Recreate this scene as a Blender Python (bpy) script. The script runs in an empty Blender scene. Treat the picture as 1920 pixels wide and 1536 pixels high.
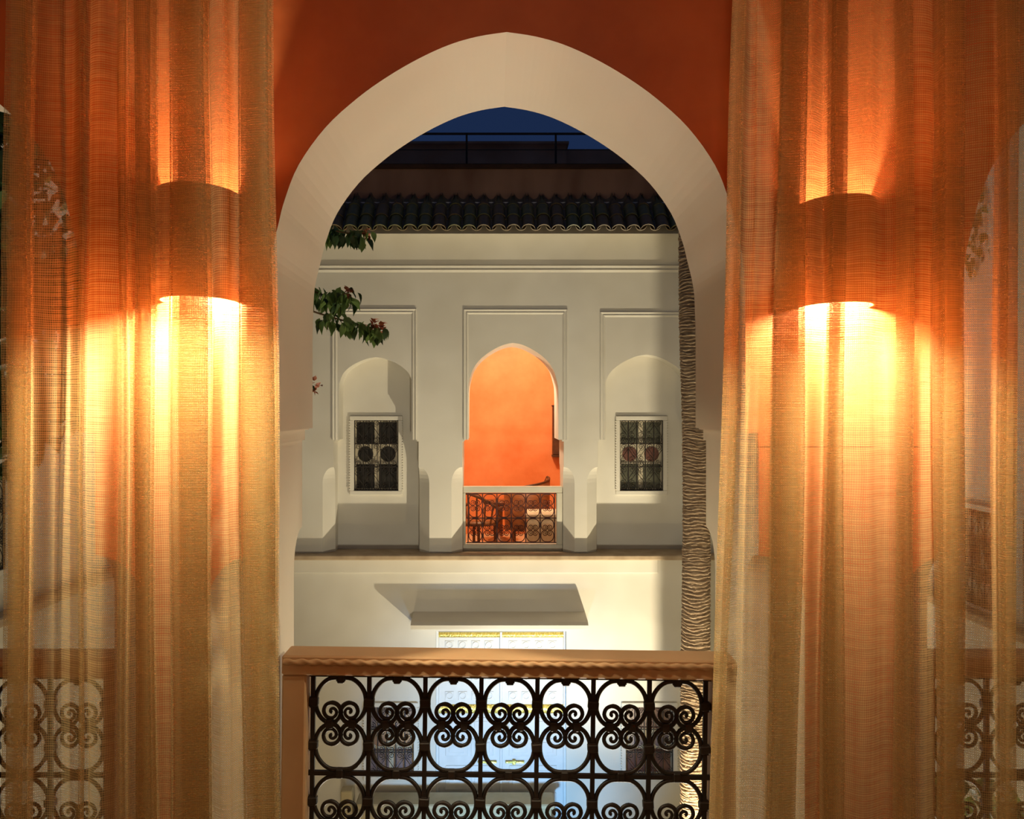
import bpy, math, random
from mathutils import Vector, Matrix
random.seed(7)
PI = math.pi
S = bpy.context.scene
C = S.collection

# ------------------------------------------------------------------ camera, world, lights
# eye at the world origin, looking along +Y; all heights are relative to eye level
F, CX, CY = 1670.0, 925.0, 768.0
cam = bpy.data.cameras.new('camera'); co = bpy.data.objects.new('camera', cam); C.objects.link(co)
co.location = (0, 0, 0); co.rotation_euler = (PI/2, 0, 0)
cam.sensor_fit = 'HORIZONTAL'; cam.sensor_width = 36.0; cam.lens = 36.0*F/1920.0
cam.shift_x = (960-CX)/1920.0; cam.clip_start = 0.02; cam.clip_end = 200
S.camera = co
S.cycles.max_bounces = 6; S.cycles.diffuse_bounces = 3; S.cycles.glossy_bounces = 2; S.cycles.transparent_max_bounces = 16
S.view_settings.view_transform = 'Standard'; S.view_settings.look = 'None'
S.view_settings.exposure = 0.0; S.view_settings.gamma = 1.0; S.view_settings.use_curve_mapping = False

world = bpy.data.worlds.new('night_sky'); S.world = world; world.use_nodes = True
bg = world.node_tree.nodes['Background']
bg.inputs['Color'].default_value = (0.0095, 0.021, 0.062, 1); bg.inputs['Strength'].default_value = 1.0

def lamp(name, kind, loc, power, color, radius=0.05, target=None, angle=None, blend=0.5):
    l = bpy.data.lights.new(name, kind); l.energy = power; l.color = color
    if kind in ('POINT', 'SPOT'): l.shadow_soft_size = radius
    o = bpy.data.objects.new(name, l); C.objects.link(o); o.location = loc
    if target is not None:
        o.rotation_euler = (Vector(target)-Vector(loc)).to_track_quat('-Z', 'Y').to_euler()
    if kind == 'SPOT' and angle: l.spot_size = math.radians(angle); l.spot_blend = blend
    return o
GROUND = -4.9
# courtyard ground lamps: by the palm foot, before our own facade, and the cool pool lamp by the door; fills are added
lamp('palm_uplight', 'SPOT', (1.735, 7.70, GROUND+0.2), 880, (1.0, 0.87, 0.60), 0.04, (0.9, 10.3, 1.6), 112, 1.0)
lamp('left_fill', 'POINT', (-1.3, 7.6, GROUND+0.25), 40, (1.0, 0.82, 0.52), 0.12)  # added weak fill from the left, no lamp known there
lamp('right_wall_fill', 'POINT', (3.55, 5.9, GROUND+0.25), 75, (1.0, 0.80, 0.42), 0.12)  # added light that warms the right side wall
lamp('far_facade_fill', 'SPOT', (0.2, 2.75, -2.5), 330, (1.0, 0.91, 0.70), 0.15, (0.2, 10.3, -1.0), 54, 0.8)  # added frontal fill for the far facade, no fixture there
lamp('facade_uplight', 'SPOT', (0.6, 4.5, GROUND+0.25), 640, (1.0, 0.86, 0.66), 0.06, (0.1, 2.3, 0.5), 62, 0.5)
lamp('pool_lamp', 'SPOT', (0.2, 7.3, GROUND+0.2), 420, (0.26, 0.58, 1.0), 0.10, (0.2, 10.3, GROUND+0.9), 70, 0.9)
# added ambient fill behind the camera; hidden far gallery lamp above its arch
lamp('gallery_fill', 'POINT', (0.1, -0.35, 1.35), 19, (1.0, 0.72, 0.45), 0.16)
lamp('far_gallery_lamp', 'POINT', (0.1, 11.45, 1.25), 215, (1.0, 0.78, 0.52), 0.12)

# ------------------------------------------------------------------ helpers
def W(px, py, Y): return Vector(((px-CX)*Y/F, Y, (CY-py)*Y/F))
def wx(px, Y): return (px-CX)*Y/F
def wz(py, Y): return (CY-py)*Y/F

class MB:
    def __init__(s): s.v = []; s.f = []; s.m = []; s.uv = None
    def face(s, pts, m=0):
        i = len(s.v); s.v += [tuple(p) for p in pts]; s.f.append(tuple(range(i, i+len(pts)))); s.m.append(m)
    def grid(s, rows, m=0, closed=False):
        n = len(rows[0]); b = len(s.v)
        for r in rows: s.v += [tuple(p) for p in r]
        for i in range(len(rows)-1):
            for j in range(n if closed else n-1):
                k = (j+1) % n
                s.f.append((b+i*n+j, b+i*n+k, b+(i+1)*n+k, b+(i+1)*n+j)); s.m.append(m)
        return b
    def box(s, x0, x1, y0, y1, z0, z1, m=0, bev=0.0):
        if bev <= 0:
            b = len(s.v)
            s.v += [(x0,y0,z0),(x1,y0,z0),(x1,y1,z0),(x0,y1,z0),(x0,y0,z1),(x1,y0,z1),(x1,y1,z1),(x0,y1,z1)]
            for q in ((0,3,2,1),(4,5,6,7),(0,1,5,4),(1,2,6,5),(2,3,7,6),(3,0,4,7)):
                s.f.append(tuple(b+i for i in q)); s.m.append(m)
        else:
            e = bev
            rows = []
            for z, d in ((z0, e), (z0+e, 0), (z1-e, 0), (z1, e)):
                a0, a1, c0, c1 = x0+d, x1-d, y0+d, y1-d
                k = e if d == 0 else e*0.5
                rows.append([(a0+k,c0,z),(a1-k,c0,z),(a1,c0+k,z),(a1,c1-k,z),(a1-k,c1,z),(a0+k,c1,z),(a0,c1-k,z),(a0,c0+k,z)])
            b = s.grid(rows, m, True)
            s.f.append(tuple(b+i for i in range(7, -1, -1))); s.m.append(m)
            s.f.append(tuple(b+24+i for i in range(8))); s.m.append(m)
    def tube(s, pts, r, n=6, m=0, caps=True, flat=1.0):
        pts = [Vector(p) for p in pts]
        rr = r if isinstance(r, (list, tuple)) else [r]*len(pts)
        rows = []; up = None
        for i, p in enumerate(pts):
            t = (pts[min(i+1, len(pts)-1)]-pts[max(i-1, 0)])
            if t.length < 1e-9: t = Vector((0,0,1))
            t.normalize()
            if up is None:
                up = Vector((0,1,0)) if abs(t.y) < 0.9 else Vector((1,0,0))
            a = up - t*up.dot(t)
            if a.length < 1e-6: a = t.orthogonal()
            a.normalize(); up = a; bb = t.cross(a)
            rows.append([p + (a*math.cos(2*PI*(k+.5)/n)*flat + bb*math.sin(2*PI*(k+.5)/n))*rr[i] for k in range(n)])
        b = s.grid(rows, m, True)
        if caps:
            s.f.append(tuple(b+k for k in range(n-1, -1, -1))); s.m.append(m)
            e = b+(len(rows)-1)*n
            s.f.append(tuple(e+k for k in range(n))); s.m.append(m)
    def lathe(s, prof, n=20, cx=0, cy=0, m=0):
        rows = [[(cx+r*math.cos(2*PI*k/n), cy+r*math.sin(2*PI*k/n), z) for k in range(n)] for r, z in prof]
        s.grid(rows, m, True)
    def mesh(s, name, mats, smooth=False, center=True):
        me = bpy.data.meshes.new(name)
        c = Vector((0,0,0))
        if center and s.v:
            lo = [min(v[i] for v in s.v) for i in range(3)]; hi = [max(v[i] for v in s.v) for i in range(3)]
            c = Vector([(lo[i]+hi[i])/2 for i in range(3)])
        me.from_pydata([tuple(Vector(v)-c) for v in s.v], [], s.f)
        for m in (mats if isinstance(mats, (list, tuple)) else [mats]): me.materials.append(m)
        me.polygons.foreach_set('material_index', s.m)
        if smooth: me.polygons.foreach_set('use_smooth', [True]*len(s.f))
        me.update()
        return me, c
    def build(s, name, mats, parent=None, smooth=False, center=True):
        me, c = s.mesh(name, mats, smooth, center)
        return put(name, me, c, parent)

WL = {}
def put(name, me, loc, parent=None, rot=None, scale=None):
    """link mesh data `me` as object at position loc (in the frame of the thing's root when it has one)"""
    o = bpy.data.objects.new(name, me); C.objects.link(o)
    base = WL.get(parent.name, Vector((0,0,0))) if parent else Vector((0,0,0))
    o.location = Vector(loc)-base
    if parent: o.parent = parent
    if rot: o.rotation_euler = rot
    if scale: o.scale = scale
    WL[o.name] = Vector(loc)
    return o
def tag(o, label=None, cat=None, group=None, kind=None):
    if label: o['label'] = label
    if cat: o['category'] = cat
    if group: o['group'] = group
    if kind: o['kind'] = kind
    return o
def thing(name, loc, label, cat, group=None, kind=None):
    o = bpy.data.objects.new(name, None); C.objects.link(o); o.location = loc
    o.empty_display_size = 0.05
    WL[o.name] = Vector((0,0,0)) + Vector(loc)
    return tag(o, label, cat, group, kind)
def local(root):
    """parts of a thing built in its own local frame: treat its root as origin"""
    WL[root.name] = Vector((0,0,0)); return root

# ------------------------------------------------------------------ materials
def newmat(name):
    m = bpy.data.materials.new(name); m.use_nodes = True
    nt = m.node_tree; b = nt.nodes['Principled BSDF']
    return m, nt, b
def ramp(nt, fac, stops):
    r = nt.nodes.new('ShaderNodeValToRGB'); els = r.color_ramp.elements
    while len(els) < len(stops): els.new(0.5)
    for e, (p, c) in zip(els, stops): e.position = p; e.color = (*c, 1)
    nt.links.new(fac, r.inputs[0]); return r.outputs[0]
def noise(nt, scale, detail=4, rough=.55, stretch=None, coord='Object', dist=0.0):
    tc = nt.nodes.new('ShaderNodeTexCoord'); n = nt.nodes.new('ShaderNodeTexNoise')
    n.inputs['Scale'].default_value = scale; n.inputs['Detail'].default_value = detail
    n.inputs['Roughness'].default_value = rough; n.inputs['Distortion'].default_value = dist
    src = tc.outputs[coord]
    if stretch:
        mp = nt.nodes.new('ShaderNodeMapping'); mp.inputs['Scale'].default_value = stretch
        nt.links.new(src, mp.inputs[0]); src = mp.outputs[0]
    nt.links.new(src, n.inputs['Vector']); return n.outputs['Fac']
def bump(nt, b, h, strength=.3, dist=.01):
    bp = nt.nodes.new('ShaderNodeBump'); bp.inputs['Strength'].default_value = strength
    bp.inputs['Distance'].default_value = dist
    nt.links.new(h, bp.inputs['Height']); nt.links.new(bp.outputs[0], b.inputs['Normal'])
def mat(name, c1, c2=None, rough=.7, scale=3.0, bscale=None, bstr=.2, bdist=.006, metal=0.0, stretch=None, lo=.35, hi=.65, spec=.3, detail=2):
    m, nt, b = newmat(name)
    b.inputs['Roughness'].default_value = rough; b.inputs['Metallic'].default_value = metal
    b.inputs['Specular IOR Level'].default_value = spec
    if c2 is None: b.inputs['Base Color'].default_value = (*c1, 1)
    else: nt.links.new(ramp(nt, noise(nt, scale, detail, .6, stretch), [(lo, c1), (hi, c2)]), b.inputs['Base Color'])
    if bscale: bump(nt, b, noise(nt, bscale, 1.5, .6, stretch), bstr, bdist)
    return m
M = {}
M['white'] = mat('white_plaster', (.70,.66,.57), (.78,.745,.66), .75, 1.3, 5.0, .25, .012)
M['reveal'] = mat('cream_plaster', (.70,.61,.50), (.76,.675,.565), .6, 1.6, 6.0, .2, .010)
M['orange'] = mat('orange_tadelakt', (.47,.105,.028), (.58,.150,.045), .5, 3.5, 14.0, .35, .006, detail=4)
M['orange_far'] = mat('pale_orange_tadelakt', (.68,.215,.066), (.80,.32,.125), .5, 1.6, 9.0, .2, .006, detail=8)
M['frame'] = mat('painted_parapet', (.47,.275,.14), (.53,.32,.17), .55, 4.0, 20, .12, .003)
M['farframe'] = mat('olive_white_parapet', (.62,.58,.47), (.68,.64,.53), .7, 4.0)
M['iron'] = mat('wrought_iron', (.010,.0065,.005), (.020,.012,.009), .55, 20, 60, .2, .002, spec=.4)
M['rust'] = mat('red_brown_iron', (.055,.012,.009), (.085,.02,.013), .5, 20)
M['tile'] = mat('green_glazed_tile', (.11,.12,.045), (.22,.20,.085), .4, 5, spec=.5)
M['tile2'] = mat('brown_glazed_tile', (.15,.10,.05), (.22,.16,.08), .45, 5, spec=.5)
M['parapetwall'] = mat('dark_earth_wall', (.26,.135,.08), (.38,.21,.13), .9, 2.5, 8, .3, .01, stretch=(1,1,.35))
M['coping'] = mat('shaded_coping', (.05,.024,.014), (.075,.036,.02), .9, 3)  # the coping's shade is put into this dark colour
M['farbuild'] = mat('distant_earth_building', (.45,.22,.11), (.6,.32,.18), .9, 1.2)
M['ledge'] = mat('dusty_ledge', (.42,.31,.20), (.52,.40,.27), .8, 6)
M['wood'] = mat('brown_wood', (.16,.06,.022), (.27,.11,.04), .4, 6, stretch=(1,1,6))
M['darkwood'] = mat('dark_wood', (.06,.028,.014), (.10,.045,.02), .5, 8)
M['canvas'] = mat('cream_cushion', (.70,.60,.42), (.78,.68,.5), .85, 8)
M['gfloor'] = mat('tan_tiled_floor', (.55,.40,.24), (.66,.50,.32), .5, 4)
M['door'] = mat('white_door_paint', (.72,.72,.70), (.78,.78,.76), .5, 6, 30, .1, .002)
M['brass'] = mat('brass', (.62,.47,.10), (.85,.68,.20), .28, 60, 90, .9, .006, metal=.75, stretch=(1,1,.4))
M['shutter'] = mat('cream_shutter', (.52,.45,.32), (.58,.51,.38), .6, 8)
M['pane'] = mat('dark_pane', (.022,.021,.020), (.035,.032,.028), .2, 4, spec=.5)
M['pane_red'] = mat('reddish_pane', (.13,.06,.05), (.18,.08,.06), .25, 4, spec=.5)  # in the lower windows the red stands for reflected interior light
M['pane_green'] = mat('olive_pane', (.09,.09,.065), (.14,.14,.10), .2, 6, spec=.5)
M['pane_violet_glow'] = mat('violet_glow_pane', (.085,.06,.085), (.16,.12,.15), .25, 5, spec=.5)  # violet interior light on the panes, painted as their colour
M['bark'] = None
M['leaf'] = mat('green_leaf', (.07,.14,.04), (.16,.27,.10), .45, 9, spec=.4)
def leafy(m, c):
    nt = m.node_tree; b = nt.nodes['Principled BSDF']; t = nt.nodes.new('ShaderNodeBsdfTranslucent'); t.inputs[0].default_value = (*c, 1)
    mx = nt.nodes.new('ShaderNodeMixShader'); mx.inputs[0].default_value = .4
    nt.links.new(b.outputs[0], mx.inputs[1]); nt.links.new(t.outputs[0], mx.inputs[2]); nt.links.new(mx.outputs[0], nt.nodes['Material Output'].inputs[0])
leafy(M['leaf'], (.22,.34,.09))
M['leafdark'] = mat('dark_green_leaf', (.025,.06,.02), (.06,.12,.045), .45, 9, spec=.4)
M['stem'] = mat('vine_stem', (.10,.065,.03), (.16,.10,.05), .8, 30)
M['bract'] = mat('rust_red_bract', (.30,.085,.04), (.45,.15,.07), .6, 12)
M['pave'] = mat('courtyard_paving', (.45,.41,.34), (.52,.48,.41), .6, 3)
M['bench'] = mat('sand_plaster', (.44,.37,.23), (.50,.43,.28), .8, 5)
M['sconce'] = mat('ochre_plaster_shade', (.55,.24,.08), (.62,.29,.11), .7, 8)
M['ceil'] = mat('gallery_ceiling', (.55,.38,.24), (.6,.43,.28), .8, 3)
M['rod'] = mat('black_rod', (.03,.02,.015), None, .5)
M['glass'] = mat('milk_glass', (.9,.85,.75), None, .4)

def bark_mat():
    m, nt, b = newmat('palm_bark'); b.inputs['Roughness'].default_value = .85
    h = noise(nt, 9, 4, .65, (1.2, 1.2, 9), dist=.6)
    nt.links.new(ramp(nt, h, [(.3, (.17,.10,.055)), (.5, (.40,.27,.16)), (.7, (.64,.49,.33))]), b.inputs['Base Color'])
    bump(nt, b, h, .9, .03); return m
M['bark'] = bark_mat()

def gauze_mat():
    m, nt, b = newmat('open_weave_gauze'); nt.nodes.remove(b)
    N = nt.nodes.new; L = nt.links.new
    uv = N('ShaderNodeUVMap'); uv.uv_map = 'weave'
    sep = N('ShaderNodeSeparateXYZ'); L(uv.outputs[0], sep.inputs[0])
    def math_(op, a, bb=None, clamp=False):
        n = N('ShaderNodeMath'); n.operation = op; n.use_clamp = clamp
        for i, x in enumerate((a, bb)):
            if x is None: continue
            if isinstance(x, (int, float)): n.inputs[i].default_value = x
            else: L(x, n.inputs[i])
        return n.outputs[0]
    def nz(scale, sx, sy, detail=3):
        mp = N('ShaderNodeMapping'); mp.inputs['Scale'].default_value = (sx, sy, 1); L(uv.outputs[0], mp.inputs[0])
        n = N('ShaderNodeTexNoise'); n.noise_dimensions = '2D'; n.inputs['Scale'].default_value = scale
        n.inputs['Detail'].default_value = detail; L(mp.outputs[0], n.inputs['Vector']); return n.outputs['Fac']
    wob = math_('MULTIPLY', math_('SUBTRACT', nz(7, 1, 1, 1), .5), .010)
    u = math_('ADD', sep.outputs[0], wob); v = math_('ADD', sep.outputs[1], wob)
    P = 0.0046
    su = math_('SINE', math_('MULTIPLY', u, 2*PI/(P*.8))); sv = math_('SINE', math_('MULTIPLY', v, 2*PI/P))
    # warp and weft densities vary from thread to thread
    wsum = math_('ADD', math_('MULTIPLY', su, .55), math_('MULTIPLY', sv, .8))
    a = math_('ADD', math_('MULTIPLY', wsum, .18), .535)
    a = math_('ADD', a, math_('MULTIPLY', math_('SUBTRACT', nz(200, .06, 1, 1), .5), .34))
    a = math_('ADD', a, math_('MULTIPLY', math_('SUBTRACT', nz(110, 1, .02, 1), .5), .26))
    a = math_('MAXIMUM', math_('MINIMUM', a, .93), .14)
    d = N('ShaderNodeBsdfDiffuse'); t = N('ShaderNodeBsdfTranslucent'); tr = N('ShaderNodeBsdfTransparent')
    d.inputs[0].default_value = (.50,.335,.165,1); t.inputs[0].default_value = (.86,.68,.345,1)
    mx = N('ShaderNodeMixShader'); mx.inputs[0].default_value = .55; L(d.outputs[0], mx.inputs[1]); L(t.outputs[0], mx.inputs[2])
    m2 = N('ShaderNodeMixShader'); L(a, m2.inputs[0]); L(tr.outputs[0], m2.inputs[1]); L(mx.outputs[0], m2.inputs[2])
    L(m2.outputs[0], nt.nodes['Material Output'].inputs[0])
    return m
M['gauze'] = gauze_mat()

# ------------------------------------------------------------------ arch profile and wall builders
PROF = [(1,0),(.997,.12),(.988,.235),(.957,.345),(.93,.43),(.872,.548),(.76,.675),(.626,.775),(.50,.848),(.368,.91),(.24,.957),(.12,.985),(0,1)]
def catmull(p, n):
    q = [p[0]]+list(p)+[p[-1]]; out = []
    for i in range(1, len(q)-2):
        for k in range(n):
            t = k/n; a, b, c, d = q[i-1], q[i], q[i+1], q[i+2]
            out.append(tuple(.5*((2*b[j])+(-a[j]+c[j])*t+(2*a[j]-5*b[j]+4*c[j]-d[j])*t*t+(-a[j]+3*b[j]-3*c[j]+d[j])*t**3) for j in range(len(b))))
    out.append(tuple(p[-1])); return out
HALF = catmull(PROF, 4)
def arch_pts(cx, half, spring, rise):
    r = [(cx+half*u, spring+rise*z) for u, z in HALF]          # springing -> apex, right side
    l = [(cx-half*u, spring+rise*z) for u, z in HALF]
    return l + r[::-1][1:]
def upper_wall(mb, ops, x0, x1, zi, ztop, yf, yb, mf=0, mr=1, mbk=1):
    """wall above the imposts with arched openings ops = [(cx, half, spring, rise)]"""
    x = x0
    def slab(xa, xb):
        mb.face([(xa,yf,zi),(xb,yf,zi),(xb,yf,ztop),(xa,yf,ztop)], mf)
        mb.face([(xa,yb,zi),(xa,yb,ztop),(xb,yb,ztop),(xb,yb,zi)], mbk)
        mb.face([(xa,yf,zi),(xa,yb,zi),(xb,yb,zi),(xb,yf,zi)], mr)
        mb.face([(xa,yf,ztop),(xb,yf,ztop),(xb,yb,ztop),(xa,yb,ztop)], mr)
    for cx, half, sp, rise in ops:
        slab(x, cx-half)
        pts = arch_pts(cx, half, sp, rise)
        full = [(cx-half, zi)]+pts+[(cx+half, zi)]
        for (xa, za), (xb, zb) in zip(full, full[1:]):
            if xb-xa > 1e-6:
                mb.face([(xa,yf,za),(xb,yf,zb),(xb,yf,ztop),(xa,yf,ztop)], mf)
                mb.face([(xa,yb,za),(xa,yb,ztop),(xb,yb,ztop),(xb,yb,zb)], mbk)
                mb.face([(xa,yf,ztop),(xb,yf,ztop),(xb,yb,ztop),(xa,yb,ztop)], mr)
            mb.face([(xa,yf,za),(xa,yb,za),(xb,yb,zb),(xb,yf,zb)], mr)
        x = cx+half
    slab(x, x1)
def pier(mb, xa, xb, yf, yb, zbot, ztop, zstop, hstop, c, mf=0, mr=1, cap=True):
    """pier whose four corners are chamfered below a rounded stop"""
    lv = [(ztop, .0006), (zstop, .0006)]
    for k in range(1, 7):
        a = k/6*PI/2; lv.append((zstop-hstop*(1-math.cos(a)), max(.0006, c*math.sin(a))))
    lv.append((zbot, c))
    rows = []
    for z, e in lv:
        rows.append([(xa+e,yf,z),(xb-e,yf,z),(xb,yf+e,z),(xb,yb-e,z),(xb-e,yb,z),(xa+e,yb,z),(xa,yb-e,z),(xa,yf+e,z)])
    b = len(mb.v)
    for r in rows: mb.v += r
    for i in range(len(rows)-1):
        for j in range(8):
            k = (j+1) % 8
            mb.f.append((b+i*8+j, b+(i+1)*8+j, b+(i+1)*8+k, b+i*8+k)); mb.m.append(mf if j == 0 else mr)
    mb.f.append(tuple(b+j for j in range(8))); mb.m.append(mr)
def rect_wall(mb, x0, x1, z0, z1, holes, yf, yb, m=0):
    xs = sorted({x0, x1, *[h[0] for h in holes], *[h[1] for h in holes]})
    zs = sorted({z0, z1, *[h[2] for h in holes], *[h[3] for h in holes]})
    for xa, xb in zip(xs, xs[1:]):
        for za, zb in zip(zs, zs[1:]):
            xm, zm = (xa+xb)/2, (za+zb)/2
            if any(h[0] < xm < h[1] and h[2] < zm < h[3] for h in holes): continue
            mb.box(xa, xb, yf, yb, za, zb, m)

# ------------------------------------------------------------------ near gallery (where the camera stands)
YF, YB = 1.925, 2.40                 # inner and courtyard face of the near wall
NFLOOR = -1.62
ACX = [-1.405, 0.029, 1.53]          # centres of its three arches
AH, ASP, ARI = .516, .18, .636
IMP = -.05
mb = MB()
upper_wall(mb, [(c, AH, ASP, ARI) for c in ACX], -4.2, 4.2, IMP, 2.0, YF, YB)
edges = [-4.2] + [e for c in ACX for e in (c-AH-.028, c+AH+.028)] + [4.2]
for i in range(0, len(edges), 2):
    xa, xb = edges[i], edges[i+1]
    pier(mb, xa, xb, YF, YB, NFLOOR, IMP-.03, -.315, .10, .10)
    # impost block with a small fillet
    mb.box(xa-.006, xb+.006, YF+.004, YB+.006, IMP-.032, IMP-.004, 1)
    mb.box(xa-.016, xb+.016, YF+.004, YB+.012, IMP-.004, IMP+.0005, 1)
    mb.box(xa, xb, YF, YF+.01, IMP-.032, IMP+.0002, 0)
wall_front = mb.build('wall_front', [M['orange'], M['reveal']], center=False)
tag(wall_front, 'orange plaster gallery wall with three white pointed arches', None, None, 'structure')

mb = MB(); mb.box(-4.2, 4.2, -1.3, YB, NFLOOR-.12, NFLOOR, 0)
tag(mb.build('floor', M['gfloor']), 'tan tiled floor of the near gallery', kind='structure')
mb = MB(); mb.box(-4.2, 4.2, -1.3, YB, 2.0, 2.12, 0)
tag(mb.build('ceiling', M['ceil']), 'plaster ceiling of the near gallery', kind='structure')
mb = MB(); mb.box(-4.2, 4.2, -1.42, -1.3, NFLOOR, 2.0, 0)
tag(mb.build('wall_back', M['orange']), 'orange plaster wall at the back of the near gallery', kind='structure')
for s, nm in ((-1, 'wall_gallery_left'), (1, 'wall_gallery_right')):
    mb = MB(); mb.box(min(s*4.2, s*4.32), max(s*4.2, s*4.32), -1.42, YF, NFLOOR, 2.0, 0)
    tag(mb.build(nm, M['orange']), 'orange end wall of the near gallery', kind='structure')

# ------------------------------------------------------------------ far facade
FY = 10.3; FYB = 11.0; FLOOR2 = -1.90; LEDGE = -1.66
FOP = [(-1.357, .43, .20, .405), (.228, .525, .12, .65), (1.77, .50, .12, .515)]
FIMP = -.35; ZT = 2.40
XL, XR = -4.45, 4.45
mb = MB()
upper_wall(mb, FOP, XL, XR, FIMP, ZT, FY, FYB, 0, 0, 1)
ed = [XL] + [e for c, h, s, r in FOP for e in (c-h-.062, c+h+.062)] + [XR]
for i in range(0, len(ed), 2):
    pier(mb, ed[i], ed[i+1], FY, FYB, LEDGE, FIMP-.02, -.665, .185, .125, 0, 0)
    mb.box(ed[i]-.02, ed[i+1]+.02, FY, FYB, FIMP-.02, FIMP+.0005, 0)
wall_far = mb.build('wall_far', [M['white'], M['orange_far']], center=False)
tag(wall_far, 'white upper courtyard facade with pointed arch and two blind niches', kind='structure')
# blind niche backs with window holes
NY = FY+.30
win_up = [(wx(664, NY), wx(747, NY), wz(920, NY), wz(788, NY)), (wx(1162, NY), wx(1243, NY), wz(920, NY), wz(788, NY))]
for (c, h, s, r), wh in ((FOP[0], win_up[0]), (FOP[2], win_up[1])):
    mb = MB(); rect_wall(mb, c-h-.2, c+h+.2, LEDGE, s+r+.05, [wh], NY, NY+.12)
    tag(mb.build('wall_niche', M['white']), 'white back wall of a blind niche', kind='structure')
# lower facade with door and two windows
dx0, dx1, dz1 = wx(817, FY), wx(1062, FY), wz(1184, FY)
win_lo = [(wx(690, FY), wx(776, FY), wz(1455, FY), wz(1325, FY)), (wx(1173, FY), wx(1262, FY), wz(1455, FY), wz(1325, FY))]
mb = MB(); rect_wall(mb, XL, XR, GROUND, LEDGE-.06, [(dx0, dx1, GROUND, dz1)] + win_lo, FY, FY+.35)
tag(mb.build('wall_far_lower', M['white']), 'white lower courtyard wall around the door', kind='structure')
mb = MB(); mb.box(XL, 1.90, FY-.028, FY, wz(1074, FY), LEDGE-.06, 0, .006)
tag(mb.build('trim_1', M['white']), 'plain white plaster frieze under the ledge', kind='structure')
mb = MB(); mb.box(XL, XR, FY-.15, FYB, LEDGE-.06, LEDGE, 0, .012)
tag(mb.build('trim_2', M['ledge']), 'dusty brown ledge running along the far facade', kind='structure')
# string course and bay panel frames (double fillets)
def fillet_path(mb, pts, w=.05, d=.028, y=FY):
    """stepped double moulding (sloped underside) following a rectilinear path in the facade plane"""
    sec = [(0, 0), (.02*w, .75*d), (.10*w, .9*d), (.42*w, .35*d), (.52*w, .22*d), (.60*w, .62*d), (.68*w, .7*d), (1.0*w, 0)]   # (distance inwards, proud)
    n = len(pts); xm = sum(p[0] for p in pts)/n
    rows = []
    for i, (x, z) in enumerate(pts):
        horiz = n == 2
        sx = 0 if horiz else (1 if x < xm else -1)
        top = horiz or abs(z-max(p[1] for p in pts)) < 1e-6
        rows.append([(x+sx*a, y-e, z-(a if top else 0)) for a, e in sec])
    mb.grid(rows)
mb = MB(); fillet_path(mb, [(XL, wz(498, FY)), (XR, wz(498, FY))], .08, .035)
tag(mb.build('trim_3', M['white']), 'white string course moulding under the tiled eave', kind='structure')
for k, (a, b, t) in enumerate(((623, 781, 579), (869, 1064, 580), (1125, 1300, 585))):
    mb = MB(); x0_, x1_, zt_ = wx(a, FY), wx(b, FY), wz(t, FY); zb_ = FIMP
    fillet_path(mb, [(x0_, zb_), (x0_, zt_), (x1_, zt_), (x1_, zb_)], .06, .024)
    tag(mb.build('trim_%d' % (4+k), M['white']), 'white double fillet panel frame around an arch', kind='structure')

# ------------------------------------------------------------------ wings of the courtyard, ground
for s, nm in ((-1, 'left'), (1, 'right')):
    mb = MB(); x = s*4.2
    mb.box(min(x, x+s*.3), max(x, x+s*.3), YB, FY, GROUND, 3.4, 0)
    tag(mb.build('wall_'+nm, M['white']), 'white side wall of the courtyard on the %s' % nm, kind='structure')
    mb = MB(); mb.box(min(x, x-s*.15), max(x, x-s*.15), YB+.02, FY-.15, LEDGE-.14, LEDGE-.06, 0, .012)
    tag(mb.build('trim_%d' % (8 if s < 0 else 9), M['ledge']), 'dusty ledge along the %s side wall' % nm, kind='structure')
mb = MB(); mb.box(-4.5, 4.5, YB-.6, FY+.35, GROUND-.1, GROUND, 0)
tag(mb.build('floor_courtyard', M['pave']), 'pale paved courtyard floor', kind='structure')
mb = MB(); mb.box(-4.2, 4.2, YB-.12, YB, GROUND, NFLOOR-.12, 0)
tag(mb.build('wall_near_lower', M['white']), 'white wall below the near gallery', kind='structure')

# ------------------------------------------------------------------ far gallery room
mb = MB(); mb.box(-2.6, 3.0, FYB, 13.7, FLOOR2-.1, FLOOR2, 0)
tag(mb.build('floor_far_gallery', M['gfloor']), 'tan floor of the far gallery', kind='structure')
mb = MB(); mb.box(-2.6, 3.0, 13.6, 13.72, FLOOR2, 2.0, 0)
tag(mb.build('wall_far_gallery', M['orange_far']), 'bright orange back wall of the far gallery', kind='structure')
for xs in (-2.6, 2.9):
    mb = MB(); mb.box(xs, xs+.1, FYB, 13.6, FLOOR2, 2.0, 0)
    tag(mb.build('wall_far_gallery_side', M['orange_far']), 'orange end wall of the far gallery', kind='structure')
mb = MB(); mb.box(-2.6, 3.0, FYB, 13.72, 2.0, 2.1, 0)
tag(mb.build('ceiling_far_gallery', M['ceil']), 'ceiling of the far gallery', kind='structure')

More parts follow.
